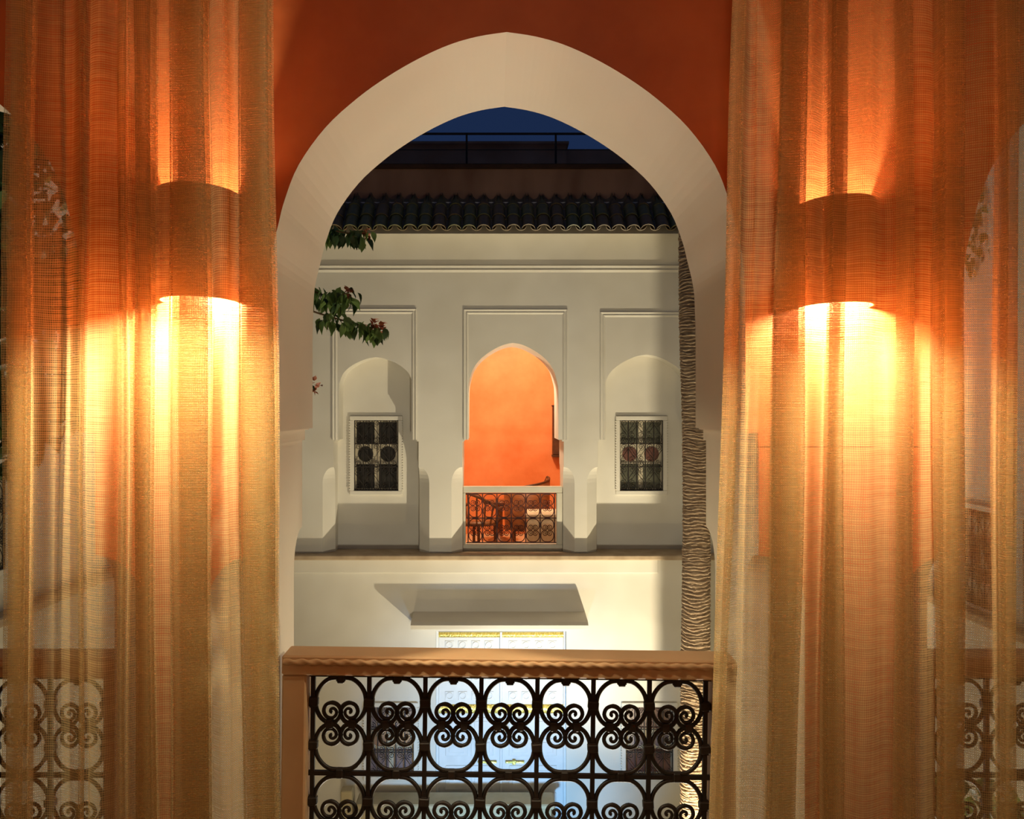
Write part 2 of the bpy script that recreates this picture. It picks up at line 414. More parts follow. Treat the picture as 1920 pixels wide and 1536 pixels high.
# ------------------------------------------------------------------ wrought iron scroll cells
LS = [(330,95),(250,103),(180,150),(132,225),(118,310),(128,385),(170,460),(240,500),(310,480),(345,405),(320,345),(268,320),(212,340),(190,395),(215,445),(262,458),(298,430),(302,395),(280,372),(255,378),(250,400),(266,408)]
def scroll_pts(w, h, n=3):
    left = [((x-342)/500*w, -(y-65)/880*h) for x, y in LS]
    left[0] = (0, left[0][1])
    c = catmull(left, n)
    right = [(-x, z) for x, z in c]
    return c[::-1] + right[1:]
def scroll_mesh(name, w, h, r, mt, sides=6, n=3, flip=False):
    mb = MB(); p = scroll_pts(w, h, n)
    if flip: p = [(x, -h-z) for x, z in p]
    k = len(p); rad = [r*(.72 if (i < 18 or i > k-19) else (.88 if (i < 30 or i > k-31) else 1)) for i in range(k)]
    mb.tube([(x, 0, z) for x, z in p], rad, sides)
    return mb.mesh(name, mt, True, center=False)[0]
def iron_panel(root, x0, ztop, ncol, nrow, w, h, y, bar_r, scr_r, mt, collars=True, ext=.012, extra_bottom=0.0, n=3, sides=6):
    """bars, rails, scrolls and collars as single parts of root (root-frame coordinates)"""
    zb = ztop-nrow*h-extra_bottom
    vb = MB(); vb.box(-bar_r, bar_r, -bar_r, bar_r, zb, ztop, 0); vme = vb.mesh('bar', mt, False, False)[0]
    hb = MB(); hb.box(x0-ext, x0+ncol*w+ext, -bar_r*.95, bar_r*.95, -bar_r, bar_r, 0); hme = hb.mesh('rail', mt, False, False)[0]
    for i in range(ncol+1): put('vertical_bar', vme, (x0+i*w, y, 0), root)
    for j in range(nrow+1): put('rail', hme, (0, y, ztop-j*h), root)
    if extra_bottom: put('rail', hme, (0, y, zb), root)
    up = scroll_mesh('scroll_up', w, h, scr_r, mt, sides, n); dn = scroll_mesh('scroll_down', w, h, scr_r, mt, sides, n, True)
    ca = MB(); ca.box(-.0085, .0085, -.010, .010, -.011, .011, 0, .002); ca.box(-.011, .011, -.008, .008, -.006, .006, 0); cme = ca.mesh('collar', mt, False, False)[0]
    for i in range(ncol):
        for j in range(nrow):
            cx = x0+(i+.5)*w; zt = ztop-j*h
            jx = random.uniform(-.002, .002) if collars else 0
            put('scroll', up, (cx+jx, y, zt), root); put('scroll', dn, (cx+jx, y, zt), root)
            if collars:
                put('collar', cme, (cx+jx, y, zt-.009 if j == 0 else zt), root)
                for s in (-1, 1):
                    put('collar', cme, (cx+s*.102/.5*w, y, zt-h*.5), root, (0, random.uniform(-.2, .2), 0))
    if collars:
        for i in range(ncol+1):
            for j in range(nrow):
                for q in (.28, .715):
                    put('collar', cme, (x0+i*w, y, ztop-(j+q)*h), root, (0, PI/2+random.uniform(-.1, .1), 0), (1.15, 1, 1.15))

# near balustrades: painted frame with the iron panel, one in each arch
RY = 2.15
def near_balustrade(cx, label, tilt):
    r = thing('balustrade', (cx, RY, NFLOOR), label, 'balustrade', 'scrolled iron balustrades of the near arches')
    local(r)
    o = -NFLOOR                                     # eye level in the root frame
    zt, zb = -.587+o, -.634+o; hw = .541; hin = .484
    mb = MB(); mb.box(-hw, hw, -.05, .04, zb, zt, 0, .004); top = mb.build('top_rail', M['frame'], r)
    rp = MB(); N_ = 340; rows = []                 # rope moulding: two twisted strands below the front edge of the rail
    for k in range(N_+1):
        x = -hw+.004+(2*hw-.008)*k/N_; row = []
        for q in range(8):
            a = 2*PI*q/8; rr = .0065*(1+.28*math.cos(2*a-2*PI*x/.034))
            row.append((x, -.052+rr*math.cos(a)*.8, zt-.014+rr*math.sin(a)))
        rows.append(row)
    rp.grid(rows, 0, True); rp.build('rope_moulding', M['frame'], top, True)
    for s in (-1, 1):
        mb = MB(); mb.box(min(s*hw, s*hin), max(s*hw, s*hin), -.045, .035, .0, zb, 0, .004); mb.build('jamb', M['frame'], r)
    w = .1352; h = .2382; x0 = -3.5*w-.002
    iron_panel(r, x0, zb-.010, 7, 3, w, h, 0, .0052, .0056, M['iron'], True, .014, .18)
    r.rotation_euler = (0, tilt, 0)
    return r
near_balustrade(ACX[1], 'black scrolled iron balustrade under the central white arch', .0125)
near_balustrade(ACX[0], 'black scrolled iron balustrade behind the left gauze curtain', 0)
near_balustrade(ACX[2], 'black scrolled iron balustrade behind the right gauze curtain', 0)

# far balustrade
r = thing('balustrade', (.228, 10.5, LEDGE), 'small rust-brown iron balustrade under the far orange-lit arch', 'balustrade'); local(r)
YY = 10.5; o = -LEDGE
xa, xb = wx(873, YY)-.228, wx(1043, YY)-.228; zt_, zi_ = wz(912, YY)+o, wz(923, YY)+o; zlo = wz(1020, YY)+o
for nm, a in (('top_rail', (-.583, .583, -.06, .06, zi_, zt_)), ('bottom_rail', (-.583, .583, -.06, .06, .0, zlo)), ('jamb', (-.583, xa, -.06, .06, zlo, zi_)), ('jamb', (xb, .583, -.06, .06, zlo, zi_))):
    mb = MB(); mb.box(*a, 0, .006); mb.build(nm, M['farframe'], r)
wcell = (xb-xa-.05)/6; hcell = (zi_-zlo-.03)/2
iron_panel(r, xa+.03, zi_-.015, 6, 2, wcell, hcell, 0, .006, .0065, M['rust'], False, .02, 0, 2, 4)

# ------------------------------------------------------------------ grilled windows
def spiral(cx, cz, r, a0, turns, sgn=1, n=14):
    return [(cx+r*(1-.85*k/n)*math.cos(a0+sgn*2*PI*turns*k/n), 0, cz+r*(1-.85*k/n)*math.sin(a0+sgn*2*PI*turns*k/n)) for k in range(n+1)]
def window_meshes(w, h):
    d = {}
    fr = MB(); t = .05; q = .018
    for (x0, x1, z0, z1) in ((-w/2-t, w/2+t, h/2, h/2+t), (-w/2-t, w/2+t, -h/2-t, -h/2), (-w/2-t, -w/2, -h/2, h/2), (w/2, w/2+t, -h/2, h/2)):
        fr.box(x0, x1, -.03, 0, z0, z1, 0, .005)
    d['frame'] = fr.mesh('window_frame', M['white'], False, False)[0]
    de = MB(); de.box(-.006, .006, -.034, -.0, -.007, .007, 0); d['dentil'] = de.mesh('dentil', M['white'], False, False)[0]
    gr = {}
    vb = MB(); vb.box(-.005, .005, -.005, .005, -h/2, h/2); gr['v'] = vb.mesh('grille_bar', M['iron'], False, False)[0]
    hb = MB(); hb.box(-w/2, w/2, -.005, .005, -.005, .005); gr['h'] = hb.mesh('grille_rail', M['iron'], False, False)[0]
    cw, ch = w/5, h/3
    for sg in (-1, 1):
        mb = MB()
        mb.tube([(sg*cw*.46, 0, ch*.27), (-sg*cw*.40, 0, -ch*.22)], .0036, 4)
        mb.tube([(-sg*cw*.02+x, y, ch*.36+z) for x, y, z in spiral(0, 0, cw*.42, -PI/2 if sg > 0 else -PI/2, 1.7, sg)], .0042, 4)
        mb.tube([(sg*cw*.02+x, y, -ch*.36+z) for x, y, z in spiral(0, 0, cw*.42, PI/2, 1.7, sg)], .0042, 4)
        gr['s%d' % sg] = mb.mesh('grille_scroll', M['iron'], True, False)[0]
    d['g'] = gr
    return d
def window(num, hole, yface, label, panes, backed, rot=0, loc=None):
    w = hole[1]-hole[0]; h = hole[3]-hole[2]
    d = window_meshes(w, h)
    L0 = loc if loc else ((hole[0]+hole[1])/2, yface, (hole[2]+hole[3])/2)
    r = thing('window_%d' % num, L0, label, None, None, 'structure'); local(r)
    r.rotation_euler = (0, 0, rot)
    fr = put('window_frame', d['frame'], (0, 0, 0), r)
    for s in (-1, 1):
        n = int(h/.03)
        for k in range(n): put('dentil', d['dentil'], (s*(w/2+.05), 0, -h/2+(k+.5)*h/n), fr)
    # two shutter leaves with a tall pane, a round pane and a lower pane each
    yb = .055 if rot == 0 else -.006
    yg = .012 if rot == 0 else -.024
    for s in (-1, 1):
        x0, x1 = (.0005, w/2-.001) if s > 0 else (-w/2+.001, -.0005)
        mb = MB(); mb.box(x0, x1, yb, yb+.025 if rot == 0 else yb+.004, -h/2, h/2, 0); lf = mb.build('shutter', M['shutter'], r)
        a, b = x0+(.022 if s < 0 else .026), x1-(.026 if s < 0 else .022)
        for z0, z1 in ((h*.16, h*.47), (-h*.47, -h*.13)):
            mb = MB(); mb.box(a, b, yb-.004, yb+.002, z0, z1, 0); mb.build('pane', panes[0], lf)
        mb = MB(); rr = (b-a)*.42; cx = (a+b)/2
        mb.face([(cx+rr*math.cos(2*PI*k/20), yb-.005, h*.015+rr*math.sin(2*PI*k/20)) for k in range(20)][::-1]); mb.tube([(cx+rr*math.cos(2*PI*k/20), yb-.003, h*.015+rr*math.sin(2*PI*k/20)) for k in range(21)], .003, 4)
        mb.build('round_pane', panes[1], lf)
    if rot == 0:
        mb = MB(); mb.box(-w/2, w/2, yb+.026, yb+.05, -h/2, h/2, 0); mb.build('backing_board', M['darkwood'], r)  # added board, blocks light leaking between the leaves from behind
    for i in range(6): put('grille_bar', d['g']['v'], (-w/2+.005+(w-.01)*i/5, yg, 0), r)
    for j in range(4): put('grille_rail', d['g']['h'], (0, yg, -h/2+.005+(h-.01)*j/3), r)
    for i in range(5):
        for j in range(3):
            put('grille_scroll', d['g']['s%d' % (1 if (i+j) % 2 else -1)], (-w/2+w*(i+.5)/5, yg-.004, -h/2+h*(j+.5)/3), r)
    return r
window(1, win_up[0], NY, 'dark shuttered window with iron grille in the left upper niche', (M['pane'], M['pane']), True)
window(2, win_up[1], NY, 'olive glass window with iron grille beside the palm trunk', (M['pane_green'], M['pane_red']), True)
window(3, win_lo[0], FY, 'grilled window with violet interior light in its pane colour left of the white door', (M['pane_violet_glow'], M['pane_red']), True)
window(4, win_lo[1], FY, 'grilled window with reddish interior light in its pane colour right of the white door', (M['pane_red'], M['pane_violet_glow']), True)
sz = (-.26, .26, -.41, .41)
window(5, sz, 0, 'grilled window on the right side wall seen through gauze', (M['shutter'], M['pane_red']), True, -PI/2, (4.2, 7.62, -1.28+.0))
window(6, sz, 0, 'grilled window on the right side wall at the frame edge', (M['shutter'], M['pane_red']), True, -PI/2, (4.2, 6.75, -1.28))
window(7, sz, 0, 'grilled window on the left side wall at the frame edge', (M['shutter'], M['pane_red']), True, PI/2, (-4.2, 7.35, -.95))

# ------------------------------------------------------------------ door and canopy
r = thing('door_1', ((dx0+dx1)/2, FY+.08, GROUND), 'white double door with raised panels and brass strips', None, None, 'structure'); local(r)
DH = dz1-GROUND; DW = dx1-dx0
for s in (-1, 1):
    x0, x1 = (.012, DW/2-.03) if s > 0 else (-DW/2+.03, -.012)
    mb = MB(); mb.box(x0, x1, -.02, .03, .01, DH-.02, 0, .006); lf = mb.build('door_leaf', M['door'], r)
    for z0, z1 in ((DH-.085, DH-.025), (wz(1341, FY)-GROUND, wz(1324, FY)-GROUND)):
        mb = MB()
        nn = 60; rows = []
        for k in range(nn+1):
            x = x0+(x1-x0)*k/nn; q = .006*math.sin(k*1.9)+.004*math.sin(k*4.1)
            rows.append([(x, -.022, z0), (x, -.034-q, z0+(z1-z0)*.35), (x, -.034+q, z0+(z1-z0)*.7), (x, -.022, z1)])
        mb.grid(rows); mb.build('brass_strip', M['brass'], lf, True)
    cw = (x1-x0-.10)/4
    for row, zc in enumerate((DH-.175, wz(1272, FY)-GROUND, wz(1308, FY)-GROUND, wz(1236, FY)-GROUND)):
        for k in range(4):
            xc = x0+.05+cw*(k+.5)
            mb = MB(); a = .052
            mb.box(xc-a, xc+a, -.026, -.018, zc-a, zc+a, 0, .003); pn = mb.build('square_panel', M['door'], lf)
            mb = MB(); mb.tube([(xc+.036*math.cos(2*PI*q/14), -.028, zc+.036*math.sin(2*PI*q/14)) for q in range(15)], .006, 4); mb.build('ring_boss', M['door'], pn)
    for zc, hh in ((wz(1365, FY)-GROUND, .10), (wz(1405, FY)-GROUND, .10), (wz(1462, FY)-GROUND, .14), (wz(1510, FY)-GROUND, .12)):
        for k in range(2):
            a0 = x0+.06+(x1-x0-.12)*k/2+.02; a1 = a0+(x1-x0-.12)/2-.04
            mb = MB(); mb.box(a0, a1, -.028, -.018, zc-hh, zc+hh, 0, .004); mb.box(a0+.04, a1-.04, -.034, -.02, zc-hh*.6, zc+hh*.6, 0, .004); mb.build('long_panel', M['door'], lf)
    zc = wz(1432, FY)-GROUND
    mb = MB(); mb.box(s*.05 if s > 0 else -.27, .27 if s > 0 else -.05, -.05, -.03, zc-.012, zc+.012, 0, .004); mb.box(s*.15-.02, s*.15+.02, -.06, -.028, zc-.025, zc+.025, 0, .004); mb.build('bolt', M['brass'], lf)
    zc = wz(1372, FY)-GROUND
    mb = MB(); mb.tube([(s*.06+.032*math.cos(2*PI*q/16), -.045, zc+.036*math.sin(2*PI*q/16)) for q in range(17)], .006, 5); mb.box(s*.06-.012, s*.06+.012, -.05, -.03, zc+.028, zc+.05, 0, .003); mb.build('ring_knocker', M['iron'], lf)
for x0, x1, z0, z1 in ((-DW/2, -DW/2+.03, 0, DH), (DW/2-.03, DW/2, 0, DH), (-.014, .014, 0, DH-.02)):
    mb = MB(); mb.box(x0, x1, -.035, .03, z0, z1, 0, .004); mb.build('door_frame', M['door'], r)
# canopy slab with rounded ends
mb = MB(); Yc = 9.92
xa, xb = wx(771, 10.0), wx(1102, 10.0); zt_ = wz(1147, FY); zf = wz(1171, Yc); zu = wz(1182, Yc)
prof = [(FY, zt_), (Yc+.05, zf+.015), (Yc, zf-.012), (Yc, zu+.012), (Yc+.03, zu), (FY, zu-.01)]
rows = []
for k in range(9):
    a = PI/2*k/8; ins = .12*(1-math.sin(a)); sc = math.cos(a)
    rows.append([(xa+ins, FY-(FY-y)*(.55+.45*math.sin(a)), z) for y, z in prof])
for k in range(8, -1, -1):
    a = PI/2*k/8; ins = .12*(1-math.sin(a))
    rows.append([(xb-ins, FY-(FY-y)*(.55+.45*math.sin(a)), z) for y, z in prof])
mb.grid(rows); mb.face(rows[0]); mb.face(rows[-1][::-1])
tag(mb.build('trim_7', M['white']), 'white plaster canopy slab over the double door', kind='structure')

# ------------------------------------------------------------------ tiled eave and roof
r = thing('tiled_eave', (.2, 10.1, 2.05), 'row of dark green glazed barrel tiles along the eave', None, None, 'structure')
P0, P1 = Vector((0, 9.90, 1.985)), Vector((0, 10.36, 2.44)); sl = P1-P0; Ls = sl.length; d_ = sl.normalized(); nrm = Vector((0, -d_.z, d_.y))
def barrel(name, mt, ra, rb, length, up=True, n=9, th=.012):
    mb = MB(); rows = []
    for t in (0, .5, 1):
        rr = ra+(rb-ra)*t; row = []
        for k in range(n):
            a = PI*k/(n-1)
            row.append(Vector((rr*math.cos(a), 0, 0)) + d_*(length*t) + nrm*((rr if up else -rr)*math.sin(a)))
        rows.append(row)
    inner = [[p-(nrm*(th if up else -th)) for p in rw] for rw in rows]
    mb.grid(rows); mb.grid([rw[::-1] for rw in inner])
    mb.grid([rows[0][::-1], inner[0][::-1]]); mb.grid([rows[-1], inner[-1]])
    return mb.mesh(name, mt, True, False)[0]
pitch = .1655; ncol = 52
caps = [barrel('cap_tile', mt, .078, .064, .26) for mt in (M['tile'], M['tile2'], M['tile'])]
topc = [barrel('cap_tile_top', mt, .072, .02, .24) for mt in (M['tile'], M['tile2'])]
pans = barrel('pan_tile', M['tile2'], .060, .068, .26, False)
X0 = -2.75-8*.1655
for i in range(ncol):
    x = X0+i*pitch+random.uniform(-.006, .006)
    for j in range(3):
        me = random.choice(caps) if j < 2 else random.choice(topc)
        p = P0 + d_*(j*Ls/3) + nrm*(.012+.004*j+random.uniform(-.004, .004))
        put('cap_tile', me, (x, p.y, p.z), r)
        if j < 2 or True:
            p = P0 + d_*(j*Ls/3+.01) + nrm*(.055)
            put('pan_tile', pans, (x+pitch/2, p.y, p.z), r)
mb = MB(); mb.face([(-4.2, P0.y+.05, P0.z-.02), (4.2, P0.y+.05, P0.z-.02), (4.2, P1.y, P1.z-.03), (-4.2, P1.y, P1.z-.03)]); mb.face([(-4.2, P0.y+.05, P0.z-.02), (-4.2, FY, P0.z+.06), (4.2, FY, P0.z+.06), (4.2, P0.y+.05, P0.z-.02)])
mb.build('eave_bed', M['white'], r)
mb = MB(); mb.box(XL, XR, 10.37, 10.6, 2.40, 2.80, 0)
tag(mb.build('wall_roof_parapet', M['parapetwall']), 'dark earth parapet wall above the tiles', kind='structure')
mb = MB(); mb.box(XL, XR, 10.34, 10.64, 2.80, 2.86, 0, .01); mb.box(XL, XR, 10.5, 11.9, 2.74, 2.80, 0)
tag(mb.build('trim_10', M['coping']), 'coping along the roof parapet with its shade in the colour', kind='structure')
r = thing('roof_railing', (.2, 11.0, 2.82), 'thin black roof terrace railing against the night sky', 'railing')
for px in (541, 708, 875, 1042, 1209, 1376):
    mb = MB(); x = wx(px, 11); mb.box(x-.012, x+.012, 10.988, 11.012, 2.80, wz(251, 11), 0); mb.build('post', M['rod'], r)
for z, q in ((wz(251, 11), .012), (wz(281, 11), .004)):
    mb = MB(); mb.box(wx(541, 11), wx(1376, 11), 11-q, 11+q, z-q, z+q, 0); mb.build('rail', M['rod'], r)
r = thing('roof_building', (1.0, 15.3, 2.0), 'dark earth rooftop building behind the terrace railing', 'building')
mb = MB(); mb.box(wx(600, 15), wx(1062, 15), 15.0, 16.5, 2.0, wz(272, 15), 0); mb.box(wx(590, 15), wx(1066, 15), 14.9, 16.5, wz(272, 15), wz(268, 15), 0); mb.build('block', M['farbuild'], r)
mb = MB(); mb.box(wx(1040, 15.4), wx(1500, 15.4), 15.2, 16.5, 2.0, wz(286, 15.4), 0); mb.build('wall', M['farbuild'], r)

# ------------------------------------------------------------------ palm trunk
mb = MB(); rows = []; z = GROUND; ns = 26
ph = [random.uniform(0, 6.28) for _ in range(6)]
k = 0
while z < 4.2:
    hgt = random.uniform(.020, .044); t = (z-GROUND)/9.0
    cx = 1.925 - .01*math.sin(z*1.3) - .016*max(0, z); cy = 8.5+.015*math.sin(z*.9)
    R = .128 - .022*max(0, (z+1.0)/4.0) + .004*math.sin(z*2.1)
    if z < -4.4: R += (.5*(-4.4-z))**2
    for dz, dr in ((0, -.006), (hgt*.25, .007+random.uniform(-.003, .003)), (hgt*.8, .003)):
        row = []
        for q in range(ns):
            a = 2*PI*q/ns
            wv = .007*math.sin(2*a+ph[0]+z*3)+.006*math.sin(3*a+ph[1]-z*5)+.006*math.sin(6*a+k*1.7)
            rr = R+dr+random.uniform(-.0025, .0025)
            row.append((cx+rr*math.cos(a), cy+rr*math.sin(a), z+dz+wv))
        rows.append(row)
    z += hgt; k += 1
mb.grid(rows, 0, True)
tag(mb.build('palm_trunk', M['bark'], None, True), 'tall ringed palm trunk rising on the right of the courtyard', 'palm')

# low masonry bench in front of the door
r = thing('bench', (wx(853, 10.0), 10.05, GROUND), 'low sand-coloured masonry bench in front of the white door', 'bench')
b0, b1, bz = wx(666, 9.9), wx(1041, 9.9), wz(1508, 9.9)
mb = MB(); mb.box(b0+.04, b1-.04, 9.92, 10.2, GROUND, bz-.06, 0, .01); mb.build('base', M['bench'], r)
mb = MB(); mb.box(b0, b1, 9.88, 10.22, bz-.06, bz, 0, .015); mb.build('seat_slab', M['bench'], r)
mb = MB(); mb.box(wx(637, 9.9), wx(659, 9.9), 9.94, 10.1, GROUND, wz(1487, 9.9), 0, .012)
tag(mb.build('masonry_post', M['bench']), 'short sand-coloured post left of the bench', 'post')

# ------------------------------------------------------------------ bougainvillea shoots
def leaf_mesh(name, mt, L=.05, w=.024, fold=.35, curl=.25):
    mb = MB(); rows = []
    for t, ww in ((0, .03), (.18, .72), (.38, 1), (.6, .8), (.82, .36), (1, .02)):
        z = -curl*L*t*t; rows.append([(-w*ww, L*t, z+fold*w*ww), (0, L*t, z), (w*ww, L*t, z+fold*w*ww)])
    mb.grid(rows); return mb.mesh(name, mt, True, False)[0]
LEAF = [leaf_mesh('leaf_a', M['leaf'], .040, .014), leaf_mesh('leaf_b', M['leaf'], .046, .0135, .5, .4), leaf_mesh('leaf_c', M['leafdark'], .040, .0135, .3, .5), leaf_mesh('leaf_d', M['leafdark'], .048, .015, .45, .2)]
BRACT = leaf_mesh('bract', M['bract'], .020, .010, .4, .3)
def shoot(label, px_pts, Y, nleaf, bracts, dark=.5, seed=1, size=1.0, spread=14, start=.15, name='bougainvillea_shoot', cat='plant', group=None):
    rnd = random.Random(seed)
    pts = [W(x, y, Y+dy) for x, y, dy in px_pts]
    base = pts[0]
    r = thing(name, base, label, cat, group)
    cp = [Vector(p) for p in catmull([tuple(p) for p in pts], 6)]
    mb = MB(); mb.tube(cp, [.005-.0035*i/len(cp) for i in range(len(cp))], 5); mb.build('stem', M['stem'], r, True)
    for k in range(nleaf):
        t = start+(1-start)*(k+rnd.random()*.5)/nleaf; i = min(int(t*(len(cp)-1)), len(cp)-2)
        p = cp[i].lerp(cp[i+1], t*(len(cp)-1)-i) + Vector((rnd.uniform(-1, 1), rnd.uniform(-1, 1)*1.5, rnd.uniform(-1, .6)))*spread*Y/F
        me = LEAF[(2 if rnd.random() < dark else 0)+rnd.randrange(2)]
        s = size*rnd.uniform(.75, 1.2)
        dirv = Vector((rnd.uniform(-.7, .8), rnd.uniform(-.45, .3), rnd.uniform(-1.25, -.35)))
        q = dirv.to_track_quat('Y', 'Z').to_euler(); 
        qq = (Matrix.Rotation(0, 4, 'X') @ q.to_matrix().to_4x4() @ Matrix.Rotation(rnd.uniform(-.9, .9), 4, 'Y')).to_euler()
        put('leaf', me, p, r, qq, (s, s, s))
    for (x, y, n, sp) in bracts:
        for k in range(n):
            p = W(x+rnd.gauss(0, sp), y+rnd.gauss(0, sp), Y+rnd.uniform(-.03, .03))
            q = Vector((rnd.uniform(-1, 1), rnd.uniform(-1, .2), rnd.uniform(-.6, 1))).to_track_quat('Y', 'Z').to_euler()
            put('bract', BRACT, p, r, q)
    return r
GV = 'bougainvillea shoots left of the arch'
shoot('dark green leafy shoot just under the tiled eave with rust flowers', [(400, 395, -.6), (520, 402, -.25), (600, 425, 0), (650, 437, 0), (686, 438, 0)], 3.0, 60, [(684, 440, 14, 5)], .75, 3, 1.0, 12, .5, group=GV)
shoot('leafy green shoot in front of the facade with short dark tip', [(400, 470, -.85), (520, 510, -.4), (585, 545, 0), (625, 556, 0), (655, 548, 0)], 3.25, 80, [(654, 546, 8, 5)], .35, 5, 1.1, 18, .5, group=GV)
shoot('long drooping green shoot ending in rust red flowers', [(400, 560, -.6), (520, 560, -.25), (590, 585, 0), (640, 600, 0), (685, 612, 0), (716, 618, 0)], 3.0, 84, [(700, 612, 16, 7), (716, 616, 8, 5)], .25, 8, .95, 13, .45, group=GV)
shoot('small tip of rust red flowers by the left impost', [(430, 700, -.6), (530, 715, -.2), (588, 725, 0)], 3.0, 6, [(590, 722, 8, 4), (588, 732, 5, 3)], .3, 9, .6, 5, .6, group=GV)
shoot('wispy green creeper hanging on the right side wall', [(1796, 250, .36), (1822, 330, .15), (1830, 420, .08), (1836, 495, .03)], 7.6, 90, [], .3, 12, 2.2, 22, 0, name='wall_creeper')
shoot('leafy plant low behind the right balustrade', [(1735, 3325, 0), (1742, 2500, 0), (1735, 1650, 0), (1760, 1510, 0), (1830, 1475, 0), (1905, 1500, 0)], 3.2, 60, [], .3, 14, 1.7, 30, .5, name='leafy_plant')

# bougainvillea bush whose foliage fills the upper part of the left arch
rnd = random.Random(21)
r = thing('bougainvillea_bush', (-2.45, 4.1, GROUND), 'dark leafy bougainvillea bush filling the left arch behind the curtain', 'bush')
mb = MB(); tp = [(-2.5, 4.15, GROUND), (-2.46, 4.1, -3.2), (-2.52, 4.12, -1.6), (-2.42, 4.08, -.4), (-2.45, 4.1, .6)]
mb.tube(catmull(tp, 5), [.06-.035*i/20 for i in range(21)], 8); mb.build('stem', M['stem'], r, True)
for nm, mt, cnt in (('foliage', M['leafdark'], 5600), ('foliage', M['leaf'], 900)):
    mb = MB()
    for k in range(cnt):
        d = Vector((rnd.gauss(0, 1), rnd.gauss(0, 1), rnd.gauss(0, 1))).normalized()*rnd.uniform(.55, 1)**.6
        lb = ((0, 0, .3, .62), (.25, -.1, .95, .5), (-.3, .1, 1.1, .48), (.3, .1, .35, .45), (-.35, 0, .45, .5), (.05, .05, 1.45, .38))[k % 6]
        p = Vector((-2.45+lb[0]+d.x*lb[3], 4.1+lb[1]+d.y*lb[3], lb[2]+d.z*lb[3]*1.05))
        R_ = Vector((rnd.uniform(-1, 1), rnd.uniform(-1, .4), rnd.uniform(-1.2, .2))).to_track_quat('Y', 'Z').to_matrix() @ Matrix.Rotation(rnd.uniform(-1, 1), 3, 'Y')
        L_, w_ = rnd.uniform(.07, .11), rnd.uniform(.022, .034)
        rows = [[p+R_@Vector((-w_*q, L_*t, .35*w_*q-.25*L_*t*t)), p+R_@Vector((0, L_*t, -.25*L_*t*t)), p+R_@Vector((w_*q, L_*t, .35*w_*q-.25*L_*t*t))] for t, q in ((0, .05), (.35, 1), (.7, .6), (1, .02))]
        mb.grid(rows)
    tag(mb.build(nm, mt, r, True), kind='stuff')

# ------------------------------------------------------------------ far gallery furniture
def barrel_chair(loc, rz, label):
    r = thing('armchair', loc, label, 'chair', 'wooden chairs in the far gallery'); local(r); r.rotation_euler = (0, 0, rz)
    R = .30
    for k in range(4):
        a = PI/4+k*PI/2
        mb = MB(); mb.tube([(.26*math.cos(a), .26*math.sin(a), 0), (.24*math.cos(a), .24*math.sin(a), .42)], .02, 6); mb.build('leg', M['wood'], r)
    mb = MB(); mb.lathe([(.0, .41), (.28, .41), (.295, .43), (.28, .46), (0, .465)], 20); mb.build('seat', M['wood'], r, True)
    for k in range(13):
        a = -.15*PI+1.3*PI*k/12; hh = .62+.22*math.sin(max(0, min(PI, a)))
        mb = MB(); mb.tube([(R*.95*math.cos(a), R*.95*math.sin(a), .44), (R*1.12*math.cos(a), R*1.12*math.sin(a), hh)], .012, 5); mb.build('slat', M['wood'], r)
    mb = MB(); pts = []
    for k in range(25):
        a = -.18*PI+1.36*PI*k/24; hh = .63+.22*math.sin(max(0, min(PI, a)))
        pts.append((R*1.13*math.cos(a), R*1.13*math.sin(a), hh))
    mb.tube(pts, .022, 6); mb.build('back_rail', M['wood'], r, True)
    return r
barrel_chair((wx(893, 11.6), 11.6, FLOOR2), 2.5, 'slatted wooden armchair at the left of the far balustrade')
def tub_chair(loc, rz, label):
    r = thing('tub_chair', loc, label, 'chair'); local(r); r.rotation_euler = (0, 0, rz)
    R = .30
    for k in range(4):
        a = PI/4+k*PI/2
        mb = MB(); mb.tube([(.25*math.cos(a), .25*math.sin(a), 0), (.25*math.cos(a), .25*math.sin(a), .3)], .022, 6); mb.build('leg', M['wood'], r)
    mb = MB(); mb.lathe([(.0, .28), (.27, .28), (.285, .31), (.28, .42), (.25, .45), (0, .46)], 20); mb.build('seat', M['wood'], r, True)
    rows = []; top = []
    for k in range(25):
        a = -.22*PI+1.44*PI*k/24; t = k/24; hh = .76+.21*t/.93 if t < .93 else .97-(t-.93)*2.2
        c, q = math.cos(a), math.sin(a)
        rows.append([(R*c, R*q, .28), (R*1.05*c, R*1.05*q, hh), (R*.95*c, R*.95*q, hh), (R*.92*c, R*.92*q, .42)])
        top.append((R*1.0*c, R*1.0*q, hh+.008))
    mb = MB(); mb.grid(rows); mb.build('back_shell', M['wood'], r, True)
    mb = MB(); mb.tube(top, .018, 6); mb.build('back_rail', M['darkwood'], r, True)
    return r
tub_chair((wx(988, 12.12), 12.12, FLOOR2), PI, 'solid-backed wooden tub chair rising above the far balustrade')
r = thing('round_table', (wx(936, 12.75), 12.75, FLOOR2), 'small round brown wooden table between the far chairs', 'table'); local(r)
mb = MB(); mb.lathe([(0, .56), (.22, .56), (.24, .58), (.22, .60), (0, .60)], 24); mb.build('table_top', M['wood'], r, True)
mb = MB(); mb.lathe([(.16, 0), (.16, .04), (.05, .08), (.05, .50), (.14, .56)], 16); mb.build('pedestal', M['wood'], r, True)
bx0 = wx(986, 11.3)
r = thing('banquette', (1.0, 11.5, FLOOR2), 'cream cushioned bench behind the right end of the far balustrade', 'bench')
mb = MB(); mb.box(bx0+.02, 1.5, 11.32, 11.70, FLOOR2, wz(976, 11.3), 0, .01); mb.build('base', M['canvas'], r)
mb = MB(); mb.box(bx0, 1.5, 11.30, 11.72, wz(976, 11.3), wz(961, 11.3), 0, .03); mb.build('seat_cushion', M['canvas'], r)
